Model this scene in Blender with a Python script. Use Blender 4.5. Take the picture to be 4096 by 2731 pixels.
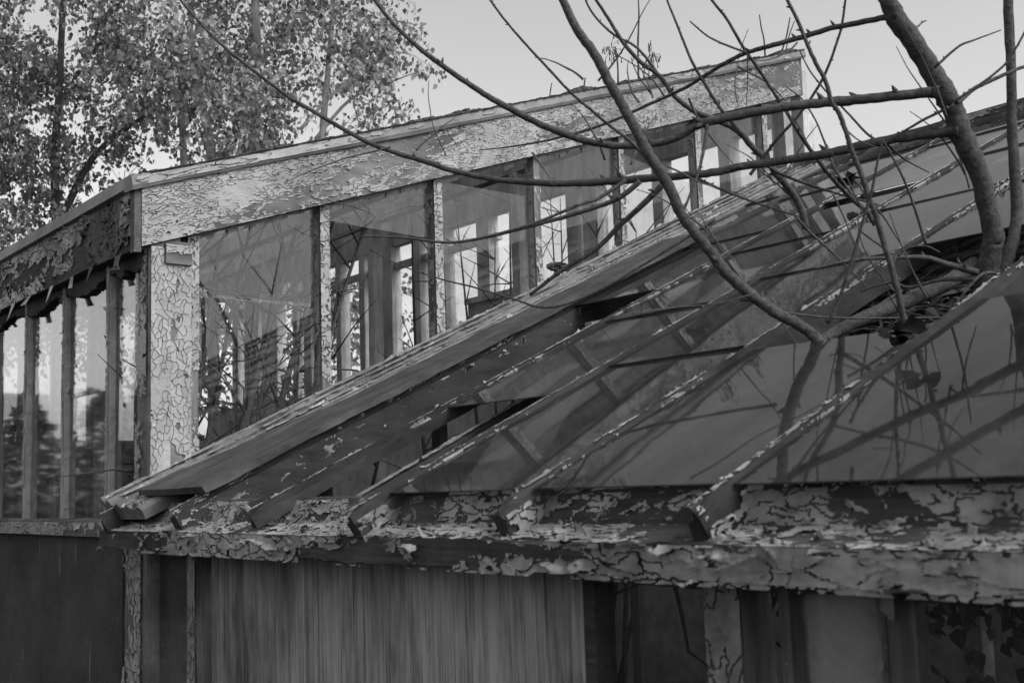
import bpy, bmesh, math, random
import numpy as np
from mathutils import Vector, Matrix, noise
R = math.radians
S = bpy.context.scene
for o in list(bpy.data.objects): bpy.data.objects.remove(o)

# ---------------------------------------------------------------- camera
H = 1.75
MC = np.array([[0.63203627, 0.11555029, -0.7662756], [0.77424718, -0.05239046, 0.63071115], [-0.03273333, 0.99191903, 0.12257715]])
FPX, CX, CY = 4665.28, 2048.0, 1365.5
cam = bpy.data.cameras.new('camera'); cam_o = bpy.data.objects.new('camera', cam); S.collection.objects.link(cam_o)
cx, cy, cz = MC[:, 0], MC[:, 1], -MC[:, 2]
cam_o.matrix_world = Matrix(((cx[0], cy[0], cz[0], 0), (cx[1], cy[1], cz[1], 0), (cx[2], cy[2], cz[2], H), (0, 0, 0, 1)))
cam.sensor_width = 36; cam.lens = FPX / 4096 * 36; cam.clip_start = 0.05; cam.clip_end = 2000
cam.dof.use_dof = True; cam.dof.focus_distance = 5.2; cam.dof.aperture_fstop = 6.3
S.camera = cam_o
# ---------------------------------------------------------------- sky, sun, exposure
SUN_EL, SUN_AZ = 44.0, 15.0          # azimuth from +X towards +Y
w = bpy.data.worlds.new('World'); S.world = w; w.use_nodes = True
nt = w.node_tree; nt.nodes.clear()
wo = nt.nodes.new('ShaderNodeOutputWorld'); bg = nt.nodes.new('ShaderNodeBackground')
sky = nt.nodes.new('ShaderNodeTexSky'); sky.sky_type = 'NISHITA'; sky.sun_disc = False
sky.sun_elevation = R(SUN_EL); sky.sun_rotation = R(90 - SUN_AZ)
sky.air_density = 1.0; sky.dust_density = 3.0; sky.ozone_density = 1.0
bw = nt.nodes.new('ShaderNodeRGBToBW')
nt.links.new(sky.outputs[0], bw.inputs[0]); nt.links.new(bw.outputs[0], bg.inputs[0]); nt.links.new(bg.outputs[0], wo.inputs[0])
bg.inputs[1].default_value = 0.15
sd = bpy.data.lights.new('sun', 'SUN'); sd.energy = 0.6; sd.angle = R(22); sd.color = (1, 1, 1)
so = bpy.data.objects.new('sun', sd); S.collection.objects.link(so)
dirv = Vector((math.cos(R(SUN_EL)) * math.cos(R(SUN_AZ)), math.cos(R(SUN_EL)) * math.sin(R(SUN_AZ)), math.sin(R(SUN_EL))))
so.rotation_euler = dirv.to_track_quat('Z', 'Y').to_euler()
vs = S.view_settings; vs.view_transform = 'Standard'; vs.look = 'None'; vs.gamma = 1; vs.exposure = 0.98; vs.use_curve_mapping = False
S.cycles.max_bounces = 8; S.cycles.transparent_max_bounces = 18; S.cycles.glossy_bounces = 3; S.cycles.diffuse_bounces = 2
S.cycles.use_denoising = True; S.cycles.caustics_reflective = False; S.cycles.caustics_refractive = False

# ---------------------------------------------------------------- helpers
rnd = random.Random(7)
def at(x, y, d):
    c = np.array([(x - CX) / FPX * d, -(y - CY) / FPX * d, d]); p = MC @ c
    return Vector((p[0], p[1], p[2] + H))
class MB:
    def __init__(s): s.v = []; s.f = []
    def add(s, vs_, fs):
        b = len(s.v); s.v += [tuple(q) for q in vs_]; s.f += [tuple(b + i for i in f) for f in fs]
    def box(s, x0, x1, y0, y1, z0, z1):
        s.add([(x0, y0, z0), (x1, y0, z0), (x1, y1, z0), (x0, y1, z0), (x0, y0, z1), (x1, y0, z1), (x1, y1, z1), (x0, y1, z1)],
              [(0, 3, 2, 1), (4, 5, 6, 7), (0, 1, 5, 4), (1, 2, 6, 5), (2, 3, 7, 6), (3, 0, 4, 7)])
    def sweep(s, prof, A, B, U, V, n=1, jit=0.0, seed=0):
        """profile [(u,v)] CCW swept from A to B, with a little wobble so that edges are not ruler-straight"""
        A, B, U, V = Vector(A), Vector(B), Vector(U), Vector(V); m = len(prof); vv = []
        for i in range(n + 1):
            c = A.lerp(B, i / n)
            for j, (a, b) in enumerate(prof):
                p = c + U * a + V * b
                if jit:
                    q = p * 3.1 + Vector((seed * 7.3, j * 2.7, 0))
                    p = p + jit * (noise.noise_vector(q) + 0.6 * noise.noise_vector(q * 6.3))
                vv.append(p)
        fs = []
        for i in range(n):
            for j in range(m):
                k = (j + 1) % m; fs.append((i * m + j, i * m + k, (i + 1) * m + k, (i + 1) * m + j))
        fs.append(tuple(reversed(range(m)))); fs.append(tuple(range(n * m, n * m + m)))
        s.add(vv, fs)
    def tube(s, pts, rad, sides=8, knob=0.0, cap=True, seed=0):
        n = len(pts); vv = []
        prev = None
        for i, p in enumerate(pts):
            t = (pts[min(i + 1, n - 1)] - pts[max(i - 1, 0)]).normalized()
            if prev is None:
                a = t.cross(Vector((0.31, 0.2, 0.93))).normalized()
            else:
                a = (prev - t * prev.dot(t)).normalized()
            prev = a; b = t.cross(a)
            for j in range(sides):
                an = 2 * math.pi * j / sides
                d = a * math.cos(an) + b * math.sin(an); r = rad[i]
                if knob: r *= 1 + knob * noise.noise((p + d * r) * (0.35 / max(r, 0.004)) + Vector((seed, 0, 0)))
                vv.append(p + d * r)
        fs = [(i * sides + j, i * sides + (j + 1) % sides, (i + 1) * sides + (j + 1) % sides, (i + 1) * sides + j) for i in range(n - 1) for j in range(sides)]
        if cap: fs += [tuple(reversed(range(sides))), tuple(range((n - 1) * sides, n * sides))]
        s.add(vv, fs)
    def build(s, name, mat, parent=None, smooth=False, bevel=0.0, kind=None, label=None):
        me = bpy.data.meshes.new(name); me.from_pydata(s.v, [], s.f); me.update()
        if smooth: me.polygons.foreach_set('use_smooth', [True] * len(me.polygons))
        o = bpy.data.objects.new(name, me); S.collection.objects.link(o)
        me.materials.append(mat)
        if parent is not None: attach(o, parent)
        if bevel:
            m = o.modifiers.new('bevel', 'BEVEL'); m.width = bevel; m.segments = 2; m.limit_method = 'ANGLE'; m.angle_limit = R(50)
        if kind: o['kind'] = kind
        if label: o['label'] = label
        return o
def attach(o, parent):
    o.parent = parent
    if parent.type == 'EMPTY': o.matrix_parent_inverse = Matrix.Translation(-parent.location)
def tag(o, label=None, cat=None, group=None, kind=None):
    if label: o['label'] = label
    if cat: o['category'] = cat
    if group: o['group'] = group
    if kind: o['kind'] = kind
    return o
def thing(name, loc, label, cat, group=None):
    o = bpy.data.objects.new(name, None); o.location = loc; o.empty_display_size = 0.1; S.collection.objects.link(o)
    return tag(o, label, cat, group)
def one(fn, *a, **k):
    m = MB(); fn(m); return m.build(*a, **k)

# ---------------------------------------------------------------- materials (a black-and-white world: neutral greys)
def newmat(name):
    m = bpy.data.materials.new(name); m.use_nodes = True; t = m.node_tree; t.nodes.clear()
    out = t.nodes.new('ShaderNodeOutputMaterial'); return m, t, out
def ramp(t, fac, stops):
    r = t.nodes.new('ShaderNodeValToRGB'); e = r.color_ramp.elements
    while len(e) < len(stops): e.new(0.5)
    for k, (p, v) in enumerate(stops): e[k].position = p; e[k].color = (v, v, v, 1)
    t.links.new(fac, r.inputs[0]); return r.outputs[0]
def noise_n(t, scale, detail=4, rough=0.6, vec=None, sc=None, src='Object'):
    c = t.nodes.new('ShaderNodeTexCoord'); v = c.outputs[src]
    if src == 'World':
        pass
    if sc:
        mp = t.nodes.new('ShaderNodeMapping'); mp.inputs['Scale'].default_value = sc; t.links.new(v, mp.inputs[0]); v = mp.outputs[0]
    n = t.nodes.new('ShaderNodeTexNoise'); n.inputs['Scale'].default_value = scale; n.inputs['Detail'].default_value = detail; n.inputs['Roughness'].default_value = rough
    t.links.new(v, n.inputs['Vector']); return n.outputs['Fac']
def mul(t, a, b, mode='MULTIPLY', fac=1.0):
    m = t.nodes.new('ShaderNodeMix'); m.data_type = 'RGBA'; m.blend_type = mode; m.inputs[0].default_value = fac
    t.links.new(a, m.inputs[6]); t.links.new(b, m.inputs[7]); return m.outputs[2]
def principled(t, out, col, rough=0.8, bump=None, bstr=0.4, bdist=0.003, spec=0.3):
    p = t.nodes.new('ShaderNodeBsdfPrincipled'); t.links.new(col, p.inputs['Base Color'])
    p.inputs['Roughness'].default_value = rough; p.inputs['Specular IOR Level'].default_value = spec
    if bump is not None:
        b = t.nodes.new('ShaderNodeBump'); b.inputs['Strength'].default_value = bstr; b.inputs['Distance'].default_value = bdist
        t.links.new(bump, b.inputs['Height']); t.links.new(b.outputs[0], p.inputs['Normal'])
    t.links.new(p.outputs[0], out.inputs[0]); return p
def wood_mat(name, axis, lo, hi, fine=90, stain=1.0):
    m, t, out = newmat(name)
    sc = {'x': (0.05, 1, 1), 'y': (1, 0.05, 0.25), 'z': (1, 1, 0.05)}[axis]
    g = noise_n(t, fine, 6, 0.7, sc=sc); s = noise_n(t, 9, 4, 0.6, sc=tuple(0.25 + 0.75 * q for q in sc)); b = noise_n(t, 2.3, 4, 0.6)
    c = ramp(t, g, [(0.25, lo), (0.7, hi)])
    c = mul(t, c, ramp(t, s, [(0.3, 0.55), (0.65, 1.0)])); c = mul(t, c, ramp(t, b, [(0.3, 0.5), (0.6, 1.0)]), fac=stain)
    principled(t, out, c, 0.85, g, 0.7, 0.003); return m
def render_mat(name):
    m, t, out = newmat(name)
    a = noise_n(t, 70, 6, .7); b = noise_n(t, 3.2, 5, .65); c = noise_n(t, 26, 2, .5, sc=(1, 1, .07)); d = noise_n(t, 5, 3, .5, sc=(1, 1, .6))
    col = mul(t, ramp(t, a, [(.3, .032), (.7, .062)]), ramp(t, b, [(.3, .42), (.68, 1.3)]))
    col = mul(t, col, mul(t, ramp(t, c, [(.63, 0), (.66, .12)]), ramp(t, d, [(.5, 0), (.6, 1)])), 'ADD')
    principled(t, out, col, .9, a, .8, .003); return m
def panel_mat(name):
    m, t, out = newmat(name)
    a = noise_n(t, 150, 5, 0.75, sc=(1, 1, 0.012)); b = noise_n(t, 2.6, 5, 0.7, sc=(1, 1, 0.35)); c = noise_n(t, 40, 4, 0.8, sc=(1, 1, 0.02)); d = noise_n(t, 16, 5, .7, sc=(1, 1, 0.16)); e = noise_n(t, 9, 2, .4, sc=(1, 1, .45))
    col = mul(t, ramp(t, a, [(0.34, 0.07), (0.46, 0.32), (0.70, 0.46)]), ramp(t, b, [(0.34, 0.28), (0.62, 1.0)])); col = mul(t, col, ramp(t, c, [(0.34, 0.66), (0.50, 1.0)])); col = mul(t, col, ramp(t, d, [(0.36, 0.55), (0.52, 1.0)])); col = mul(t, col, ramp(t, e, [(0.23, 0.25), (0.27, 1.0)]))
    principled(t, out, col, 0.85, a, 0.7, 0.002); return m
def paint_mat(name, lo, hi, dirt=0.5, scale=14, soot=False):
    m, t, out = newmat(name)
    a = noise_n(t, scale, 5, 0.65); b = noise_n(t, 3.0, 5, 0.7); g = noise_n(t, 220, 3, 0.6)
    gi = t.nodes.new('ShaderNodeNewGeometry')
    isl = ramp(t, gi.outputs['Random Per Island'], [(0.0, 0.78), (1.0, 1.0)])
    c = mul(t, ramp(t, a, [(0.25, lo), (0.65, hi)]), ramp(t, b, [(0.32, dirt), (0.58, 1.0)]))
    c = mul(t, c, isl)
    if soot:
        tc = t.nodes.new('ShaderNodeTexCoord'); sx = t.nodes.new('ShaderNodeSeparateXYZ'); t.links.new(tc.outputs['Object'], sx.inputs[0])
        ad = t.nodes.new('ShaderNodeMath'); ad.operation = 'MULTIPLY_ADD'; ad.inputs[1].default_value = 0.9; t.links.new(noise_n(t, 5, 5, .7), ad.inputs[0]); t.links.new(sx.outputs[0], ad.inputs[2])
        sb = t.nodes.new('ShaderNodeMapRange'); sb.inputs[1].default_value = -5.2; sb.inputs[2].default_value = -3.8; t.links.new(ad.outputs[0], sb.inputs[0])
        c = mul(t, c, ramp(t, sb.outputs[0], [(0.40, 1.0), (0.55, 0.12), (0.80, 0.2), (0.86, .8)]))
    principled(t, out, c, 0.65, g, 0.25, 0.001); return m
def plain_mat(name, lo, hi, scale, rough=0.85, bstr=0.5, bdist=0.004, sc=None, detail=6):
    m, t, out = newmat(name); n = noise_n(t, scale, detail, 0.65, sc=sc); b = noise_n(t, scale * 0.13, 4, 0.6)
    c = mul(t, ramp(t, n, [(0.3, lo), (0.7, hi)]), ramp(t, b, [(0.3, 0.6), (0.65, 1.0)])); principled(t, out, c, rough, n, bstr, bdist); return m
def glass_mat(name, dirt_lo, dirt_hi, dscale=5.0, dalb=0.35, streak=None, gain=1.0, rough=0.0, cover=(0.42, 0.72), dfloor=0.55, stain=None):
    """window glass: clear with mirror reflection growing towards grazing, under a film of dirt"""
    m, t, out = newmat(name); N = t.nodes.new; L = t.links.new
    g = N('ShaderNodeNewGeometry'); d = N('ShaderNodeVectorMath'); d.operation = 'DOT_PRODUCT'; L(g.outputs['Normal'], d.inputs[0]); L(g.outputs['Incoming'], d.inputs[1])
    def mth(op, a, b=None):
        q = N('ShaderNodeMath'); q.operation = op
        for k, v in enumerate((a, b)):
            if v is None: continue
            if isinstance(v, (int, float)): q.inputs[k].default_value = v
            else: L(v, q.inputs[k])
        return q.outputs[0]
    c = mth('ABSOLUTE', d.outputs['Value']); f = mth('POWER', mth('SUBTRACT', 1.0, c), 5.0)
    F = mth('MULTIPLY', mth('ADD', mth('MULTIPLY', f, 0.96), 0.04), gain); F = mth('MINIMUM', F, 1.0)
    tr = N('ShaderNodeBsdfTransparent'); tr.inputs[0].default_value = (0.95, 0.95, 0.95, 1)
    gl = N('ShaderNodeBsdfGlossy'); gl.inputs['Roughness'].default_value = rough; gl.inputs[0].default_value = (1, 1, 1, 1)
    nz = noise_n(t, 1.1, 3, 0.5); bp = N('ShaderNodeBump'); bp.inputs['Strength'].default_value = 0.06; bp.inputs['Distance'].default_value = 0.02; L(nz, bp.inputs['Height']); L(bp.outputs[0], gl.inputs['Normal'])
    a = noise_n(t, dscale, 6, 0.7, sc=streak)
    b = noise_n(t, dscale * 9, 4, 0.7)
    fac = mul(t, ramp(t, a, [(cover[0], dirt_lo), (cover[1], dirt_hi)]), ramp(t, b, [(0.3, dfloor), (0.7, 1.0)]))
    df = N('ShaderNodeBsdfDiffuse'); df.inputs[0].default_value = (dalb, dalb, dalb, 1)
    tl = N('ShaderNodeBsdfTranslucent'); tl.inputs[0].default_value = (dalb, dalb, dalb, 1)
    if stain:
        z1 = noise_n(t, 7, 6, .75, sc=(1, .22, .3)); z2 = noise_n(t, 38, 4, .7); z3 = noise_n(t, 1.3, 3, .5)
        dc = mul(t, ramp(t, z1, [(.3, stain[0]), (.7, stain[1])]), mul(t, ramp(t, z2, [(.3, .6), (.72, 1.0)]), ramp(t, z3, [(.3, .55), (.65, 1.0)]))); L(dc, df.inputs[0]); L(dc, tl.inputs[0])
    ms = N('ShaderNodeMixShader'); ms.inputs[0].default_value = 0.5; L(df.outputs[0], ms.inputs[1]); L(tl.outputs[0], ms.inputs[2])
    m1 = N('ShaderNodeMixShader'); L(fac, m1.inputs[0]); L(tr.outputs[0], m1.inputs[1]); L(ms.outputs[0], m1.inputs[2])
    m2 = N('ShaderNodeMixShader'); L(F, m2.inputs[0]); L(m1.outputs[0], m2.inputs[1]); L(gl.outputs[0], m2.inputs[2])
    L(m2.outputs[0], out.inputs[0]); return m
def leaf_mat(name, lo, hi, trans=0.35):
    m, t, out = newmat(name); gi = t.nodes.new('ShaderNodeNewGeometry')
    c = ramp(t, gi.outputs['Random Per Island'], [(0.0, lo), (0.75, (lo + hi) / 2), (1.0, hi)])
    p = t.nodes.new('ShaderNodeBsdfPrincipled'); t.links.new(c, p.inputs['Base Color']); p.inputs['Roughness'].default_value = 0.5; p.inputs['Specular IOR Level'].default_value = 0.35
    tl = t.nodes.new('ShaderNodeBsdfTranslucent'); t.links.new(c, tl.inputs[0])
    mx = t.nodes.new('ShaderNodeMixShader'); mx.inputs[0].default_value = trans
    t.links.new(p.outputs[0], mx.inputs[1]); t.links.new(tl.outputs[0], mx.inputs[2]); t.links.new(mx.outputs[0], out.inputs[0]); return m

M = dict(
    paint=paint_mat('paint_light', 0.27, 0.38, 0.62), paint_post=paint_mat('paint_post', 0.30, 0.40, 0.72), paint_eave=paint_mat('paint_eave', 0.20, 0.38, 0.35, 22),
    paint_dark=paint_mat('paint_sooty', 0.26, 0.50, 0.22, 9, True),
    wood_x=wood_mat('bare_wood_x', 'x', 0.06, 0.19), wood_y=wood_mat('bare_wood_slope', 'y', 0.11, 0.24), wood_z=wood_mat('bare_wood_upright', 'z', 0.08, 0.24),
    wood_dark=wood_mat('rotten_wood', 'x', 0.02, 0.09), wood_raft=wood_mat('rafter_wood', 'y', 0.014, 0.065),
    board=wood_mat('valley_board', 'y', 0.018, 0.12, 42), ply=panel_mat('weathered_panel'), inner=wood_mat('inner_timber', 'z', 0.40, 0.75),
    render=render_mat('dark_render'), plaster=plain_mat('old_plaster', 0.30, 0.55, 8, 0.9, 0.4), tin=plain_mat('roof_edge_tin', 0.10, 0.24, 7, 0.55, 0.2, 0.002),
    felt=plain_mat('roof_felt', 0.03, 0.06, 30), soil=plain_mat('soil', 0.02, 0.055, 6, 0.95, 0.8, 0.02), bark=plain_mat('young_bark', 0.025, 0.10, 75, 0.8, 0.9, 0.006),
    birch=plain_mat('pale_bark', 0.30, 0.50, 6, 0.8, 0.3), twig=plain_mat('twig_bark', 0.05, 0.10, 80, 0.8, 0.3), iron=plain_mat('black_iron', 0.012, 0.025, 40, 0.5), deadleaf=plain_mat('dead_leaf', 0.003, 0.008, 50, 1.0),
    glass_g=glass_mat('gable_glass', 0.02, 0.22, 3.5, 0.2, gain=0.5), glass_l=glass_mat('side_glass', 0.30, 0.5, 2.5, 0.05, (1, 1, 0.25), gain=1.5, rough=.035),
    glass_r=glass_mat('roof_glass', 0.66, 0.92, 2.2, 0.055, gain=0.55, rough=.028, cover=(.3,.7), dfloor=.8, stain=(.04, .14)), glass_low=glass_mat('lower_window_glass', 0.25, 0.6, 3.0, 0.05, gain=0.5),
    glass_top=glass_mat('whitened_roof_glass', 0.93, 1.0, 2.0, 0.80, cover=(.3,.6)), glass_b=glass_mat('back_window_glass', 0.0, 0.12, 6.0, 0.7), white_pane=glass_mat('limewashed_pane', 0.85, 1.0, 3.0, 0.5),
    leaf=leaf_mat('birch_leaf', 0.08, 0.74, 0.5), leaf_dark=leaf_mat('dark_leaf', 0.05, 0.52, 0.5), wood_far=leaf_mat('far_leaf', 0.008, 0.03, 0.1),
)

# ---------------------------------------------------------------- ground
g = MB(); n = 40; ext = [-900 + 1800 * (i / n) for i in range(n + 1)]
g.add([(x, y, 0.0) for x in ext for y in ext], [(i * (n + 1) + j, (i + 1) * (n + 1) + j, (i + 1) * (n + 1) + j + 1, i * (n + 1) + j + 1) for i in range(n) for j in range(n)])
tag(g.build('ground', M['soil']), kind='structure')

# ---------------------------------------------------------------- peeling paint: real flakes standing off the wood
def vnoise(x, y, seed):
    xi, yi = np.floor(x).astype(np.int64), np.floor(y).astype(np.int64); fx, fy = x - xi, y - yi
    fx, fy = fx * fx * (3 - 2 * fx), fy * fy * (3 - 2 * fy)
    def h(a, b): return hsh(a, b, seed)
    return (h(xi, yi) * (1 - fx) + h(xi + 1, yi) * fx) * (1 - fy) + (h(xi, yi + 1) * (1 - fx) + h(xi + 1, yi + 1) * fx) * fy
def hsh(a, b, seed):
    n = (a * 374761393 + b * 668265263 + int(seed) * 2147483647 + 1013904223) & 0x7fffffff
    n = ((n ^ (n >> 13)) * 1274126177) & 0x7fffffff; n = ((n ^ (n >> 15)) * 2246822519) & 0x7fffffff
    return ((n ^ (n >> 16)) & 0xffffff) / float(0x1000000)
def fbm(x, y, seed, o=4):
    s = 0; a = .5; t = 0
    for k in range(o): s = s + a * vnoise(x * 2 ** k, y * 2 ** k, seed + k * 17); t += a; a *= .55
    return s / t
def flakes(parent, mat, O, U, V, N, lu, lv, cu, cv, cover, curl, seed, big=0.0, nsc=6.0, crack=0.62, lift=0.0010, h=0.0034, warp=1.0):
    """old paint on the rectangle O + u*U + v*V: a real sheet with torn holes and cracks, every chip curling off the wood on its own"""
    O, U, V, N = (np.array(q, float) for q in (O, U, V, N)); rg = np.random.RandomState(seed)
    nu, nv = max(3, int(lu / h)), max(3, int(lv / h)); u, v = np.meshgrid(np.linspace(0, lu, nu + 1), np.linspace(0, lv, nv + 1), indexing='ij')
    hu, hv = lu / nu, lv / nv
    u = u + rg.uniform(-.3, .3, u.shape) * hu; v = v + rg.uniform(-.3, .3, v.shape) * hv
    u = np.clip(u, 0, lu); v = np.clip(v, 0, lv)
    wx = u / cu + warp * (fbm(u / cu * .8, v / cv * .8, seed + 3, 3) - .5) * 2; wy = v / cv + warp * (fbm(u / cu * .8, v / cv * .8, seed + 5, 3) - .5) * 2
    ci, cj = np.floor(wx).astype(np.int64), np.floor(wy).astype(np.int64)
    f1 = np.full(u.shape, 9.); f2 = np.full(u.shape, 9.); ia = np.zeros(u.shape, np.int64); ja = ia.copy(); dx = np.zeros(u.shape); dy = dx.copy()
    for p in (-1, 0, 1):
        for q in (-1, 0, 1):
            i, j = ci + p, cj + q
            sx = i + .5 + (hsh(i, j, seed + 7) - .5) * .95 + .25 * (j % 2); sy = j + .5 + (hsh(i, j, seed + 9) - .5) * .95
            d = np.hypot(wx - sx, wy - sy); c = d < f1
            f2 = np.where(c, f1, np.minimum(f2, d)); f1 = np.where(c, d, f1); ia = np.where(c, i, ia); ja = np.where(c, j, ja); dx = np.where(c, wx - sx, dx); dy = np.where(c, wy - sy, dy)
    rc = hsh(ia, ja, seed + 11); rc2 = hsh(ia, ja, seed + 13); rc3 = hsh(ia, ja, seed + 15)
    q = fbm(u * nsc * (.40 if lu > lv else 1.0), v * nsc * (1.9 if lu > lv else .5), seed + 21, 4) * .70 + fbm(u / cu * .8, v / cv * .8, seed + 23, 3) * .30
    P = (q - .5) * 2.9 + .5 + (rc - .5) * .30                         # peeled where high
    keep = P < cover; cid = ia * 7919 + ja; fine = fbm(u * 7 + 3.1, v * 7, seed + 27, 2)
    an = rc2 * 6.283; s = dx * np.cos(an) + dy * np.sin(an)
    c = curl * rc3 ** 2.5 + np.where(hsh(ia, ja, seed + 17) < big, curl * (1 + 1.4 * rc), 0)
    e = lift * (1 + .8 * fbm(u / cu * 4, v / cv * 4, seed + 29, 2)) + c * np.clip(s * 1.35 + .1, 0, 1.2) ** 2 + .55 * curl * np.exp(-np.clip(cover - P, 0, 9) / .06) * rc3 + .0012 * np.exp(-(f2 - f1) / .12)
    pos = O + u[..., None] * U + v[..., None] * V + e[..., None] * N
    idx = np.arange((nu + 1) * (nv + 1)).reshape(nu + 1, nv + 1)
    k = keep[:-1, :-1] & keep[1:, :-1] & keep[1:, 1:] & keep[:-1, 1:]
    for A_, B_ in ((cid[:-1, :-1], cid[1:, 1:]), (cid[1:, :-1], cid[:-1, 1:])):        # chips part along their cracks
        k &= ~((A_ != B_) & (hsh(np.minimum(A_, B_), np.maximum(A_, B_), seed + 31) < crack) & (fine[:-1, :-1] > .33))
    quads = np.stack([idx[:-1, :-1][k], idx[1:, :-1][k], idx[1:, 1:][k], idx[:-1, 1:][k]], 1)
    if len(quads) == 0: return None
    used, inv = np.unique(quads, return_inverse=True); co = pos.reshape(-1, 3)[used]; inv = inv.reshape(-1)
    me = bpy.data.meshes.new('peeling_paint'); me.vertices.add(len(co)); me.vertices.foreach_set('co', co.ravel())
    nq = len(quads); me.loops.add(nq * 4); me.loops.foreach_set('vertex_index', inv.astype(np.int32)); me.polygons.add(nq)
    me.polygons.foreach_set('loop_start', np.arange(0, nq * 4, 4, dtype=np.int32)); me.polygons.foreach_set('loop_total', np.full(nq, 4, np.int32)); me.update(calc_edges=True); me.validate()
    me.materials.append(mat); o = bpy.data.objects.new('peeling_paint', me); S.collection.objects.link(o); attach(o, parent); o['kind'] = 'stuff'
    return o

XV, YV, ZV = Vector((1, 0, 0)), Vector((0, 1, 0)), Vector((0, 0, 1))
TL = 0.4494                                  # slope of the low roof
SLU = Vector((0, 1, TL)).normalized(); SLN = Vector((0, -TL, 1)).normalized()
def zr(y): return 1.738 + TL * (y - 1.7)
def onroof(x, y, h=0): return Vector((x, y, zr(y))) + SLN * h
TT = 0.335                                   # slope of the tall roof
STU = Vector((0, 1, TT)).normalized(); STN = Vector((0, -TT, 1)).normalized()
GX, WY, BY = -4.40, 1.76, 6.10               # gable plane, side-wall plane, back-wall plane
def zf(y): return 2.729 + TT * (y - 1.75)    # underside of the gable bargeboard

# ================================================================ TALL GREENHOUSE
tall = thing('tall_greenhouse', (GX - 2, 3.9, 0), 'tall derelict glasshouse with cracked pale bargeboard and rows of upright panes', 'greenhouse')
XL = -13.0
# rendered wall under the side sill, back wall
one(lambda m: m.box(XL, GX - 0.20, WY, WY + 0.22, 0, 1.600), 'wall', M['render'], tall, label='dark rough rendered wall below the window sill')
one(lambda m: m.box(-8.0, GX, BY, BY + 0.2, 0, 3.32), 'wall', M['plaster'], tall)
one(lambda m: m.box(XL, -8.002, BY, BY + 0.2, 0, 2.75), 'wall', M['plaster'], tall)
one(lambda m: m.box(XL - 0.2, XL, WY, BY + .2, 0, 2.4), 'wall', M['plaster'], tall)
# side sill
m = MB(); m.sweep([(-0.035, 0), (0.12, 0), (0.12, 0.066), (-0.0, 0.072), (-0.035, 0.060)], (XL, WY, 1.600), (GX - 0.06, WY, 1.600), YV, ZV, 60, 0.003, 3)
sill = m.build('window_sill', M['wood_x'], tall)
flakes(sill, M['paint'], (-8.2, WY - 0.036, 1.602), XV, ZV, -YV, 3.70, 0.056, 0.035, 0.024, 0.78, 0.006, 11, 0.1, 9)
flakes(sill, M['paint'], (-8.2, WY - 0.03, 1.662), XV, YV, ZV, 3.70, 0.07, 0.035, 0.02, 0.8, 0.004, 12, 0.1, 9)
# side mullions, panes
mx = [-4.771 - 0.546 * i for i in range(0, 14)]
for i, x in enumerate(mx):
    m = MB(); m.sweep([(-0.018, -0.004), (0.018, -0.004), (0.020, 0.016), (0.020, 0.036), (-0.020, 0.036), (-0.020, 0.016)], (x, WY, 1.66), (x, WY, 2.80), XV, YV, 30, 0.003, i)
    o = m.build('mullion', M['paint_post'], tall)
    if i < 6: flakes(o, M['paint'], (x - 0.018, WY - 0.006, 1.67), XV, ZV, -YV, 0.036, 1.1, 0.03, 0.03, 0.88, 0.006, 40 + i, 0.08, 9); flakes(o, M['paint'], (x + 0.0205, WY - 0.002, 1.67), YV, ZV, XV, 0.022, 1.1, 0.03, 0.03, 0.85, 0.005, 60 + i, 0.05, 9)
    if i < 8: one(lambda m: m.sweep([(-0.035, 0), (0.035, 0), (0.035, 0.07), (-0.035, 0.07)], (x - 0.05, WY + 0.14, 0.9), (x - 0.05, WY + 0.14, 2.95), XV, YV, 4, 0.003, i), 'inner_post', M['inner'], tall)
edges = [GX + 0.0] + mx
for i in range(len(edges) - 1):
    x1, x0 = edges[i] - (0.005 if i else 0.02), edges[i + 1] + 0.005
    zc = [2.30, 2.44, 2.38, 2.28, 2.35, 2.45, 2.4][i % 7]
    cuts = [(1.66, 2.85)] if i in (0, 2) else ([(1.66, 2.22), (2.20, 2.85)] if i == 1 else [(1.66, 2.17), (2.15, 2.85)])
    for k, (z0, z1) in enumerate(cuts):
        y = WY + 0.022 - 0.005 * k; tl_ = rnd.uniform(-.004, .004)
        m = MB(); m.add([(x0, y, z0), (x1, y + tl_, z0), (x1, y + tl_, z1), (x0, y, z1), (x0, y + .003, z0), (x1, y + tl_ + .003, z0), (x1, y + tl_ + .003, z1), (x0, y + .003, z1)],
                        [(0, 1, 2, 3), (7, 6, 5, 4), (0, 4, 5, 1), (1, 5, 6, 2), (2, 6, 7, 3), (3, 7, 4, 0)])
        m.build('pane', M['glass_l'], tall)
# side fascia under the eave
ET = 3.006
m = MB(); m.sweep([(-0.05, 0), (0.05, 0), (0.05, 0.26), (-0.05, 0.26)], (XL, WY, 2.715), (GX + 0.015, WY, 2.715), YV, ZV, 80, 0.005, 5)
fs = m.build('side_fascia', M['wood_dark'], tall, label='side fascia board with sooty curling paint')
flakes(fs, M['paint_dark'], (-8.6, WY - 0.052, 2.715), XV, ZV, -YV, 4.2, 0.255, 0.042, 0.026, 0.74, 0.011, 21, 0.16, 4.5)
m = MB()                                                             # rotten soffit behind the fascia with torn edge
rg = random.Random(4); x = XL; zz = 2.69
while x < GX:
    d = 0.008 + 0.02 * rg.random(); zz = 2.650 + 0.02 * math.sin(x * 9) - 0.03 * (noise.noise(Vector((x * 7, 0, 0))) > .3) + 0.014 * rg.random()
    m.box(x, min(x + d, GX - 0.02), WY - 0.006, WY + 0.10, zz, 2.72); x += d
m.build('soffit', M['wood_dark'], tall)
rg = random.Random(8)
hang = MB()
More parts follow.
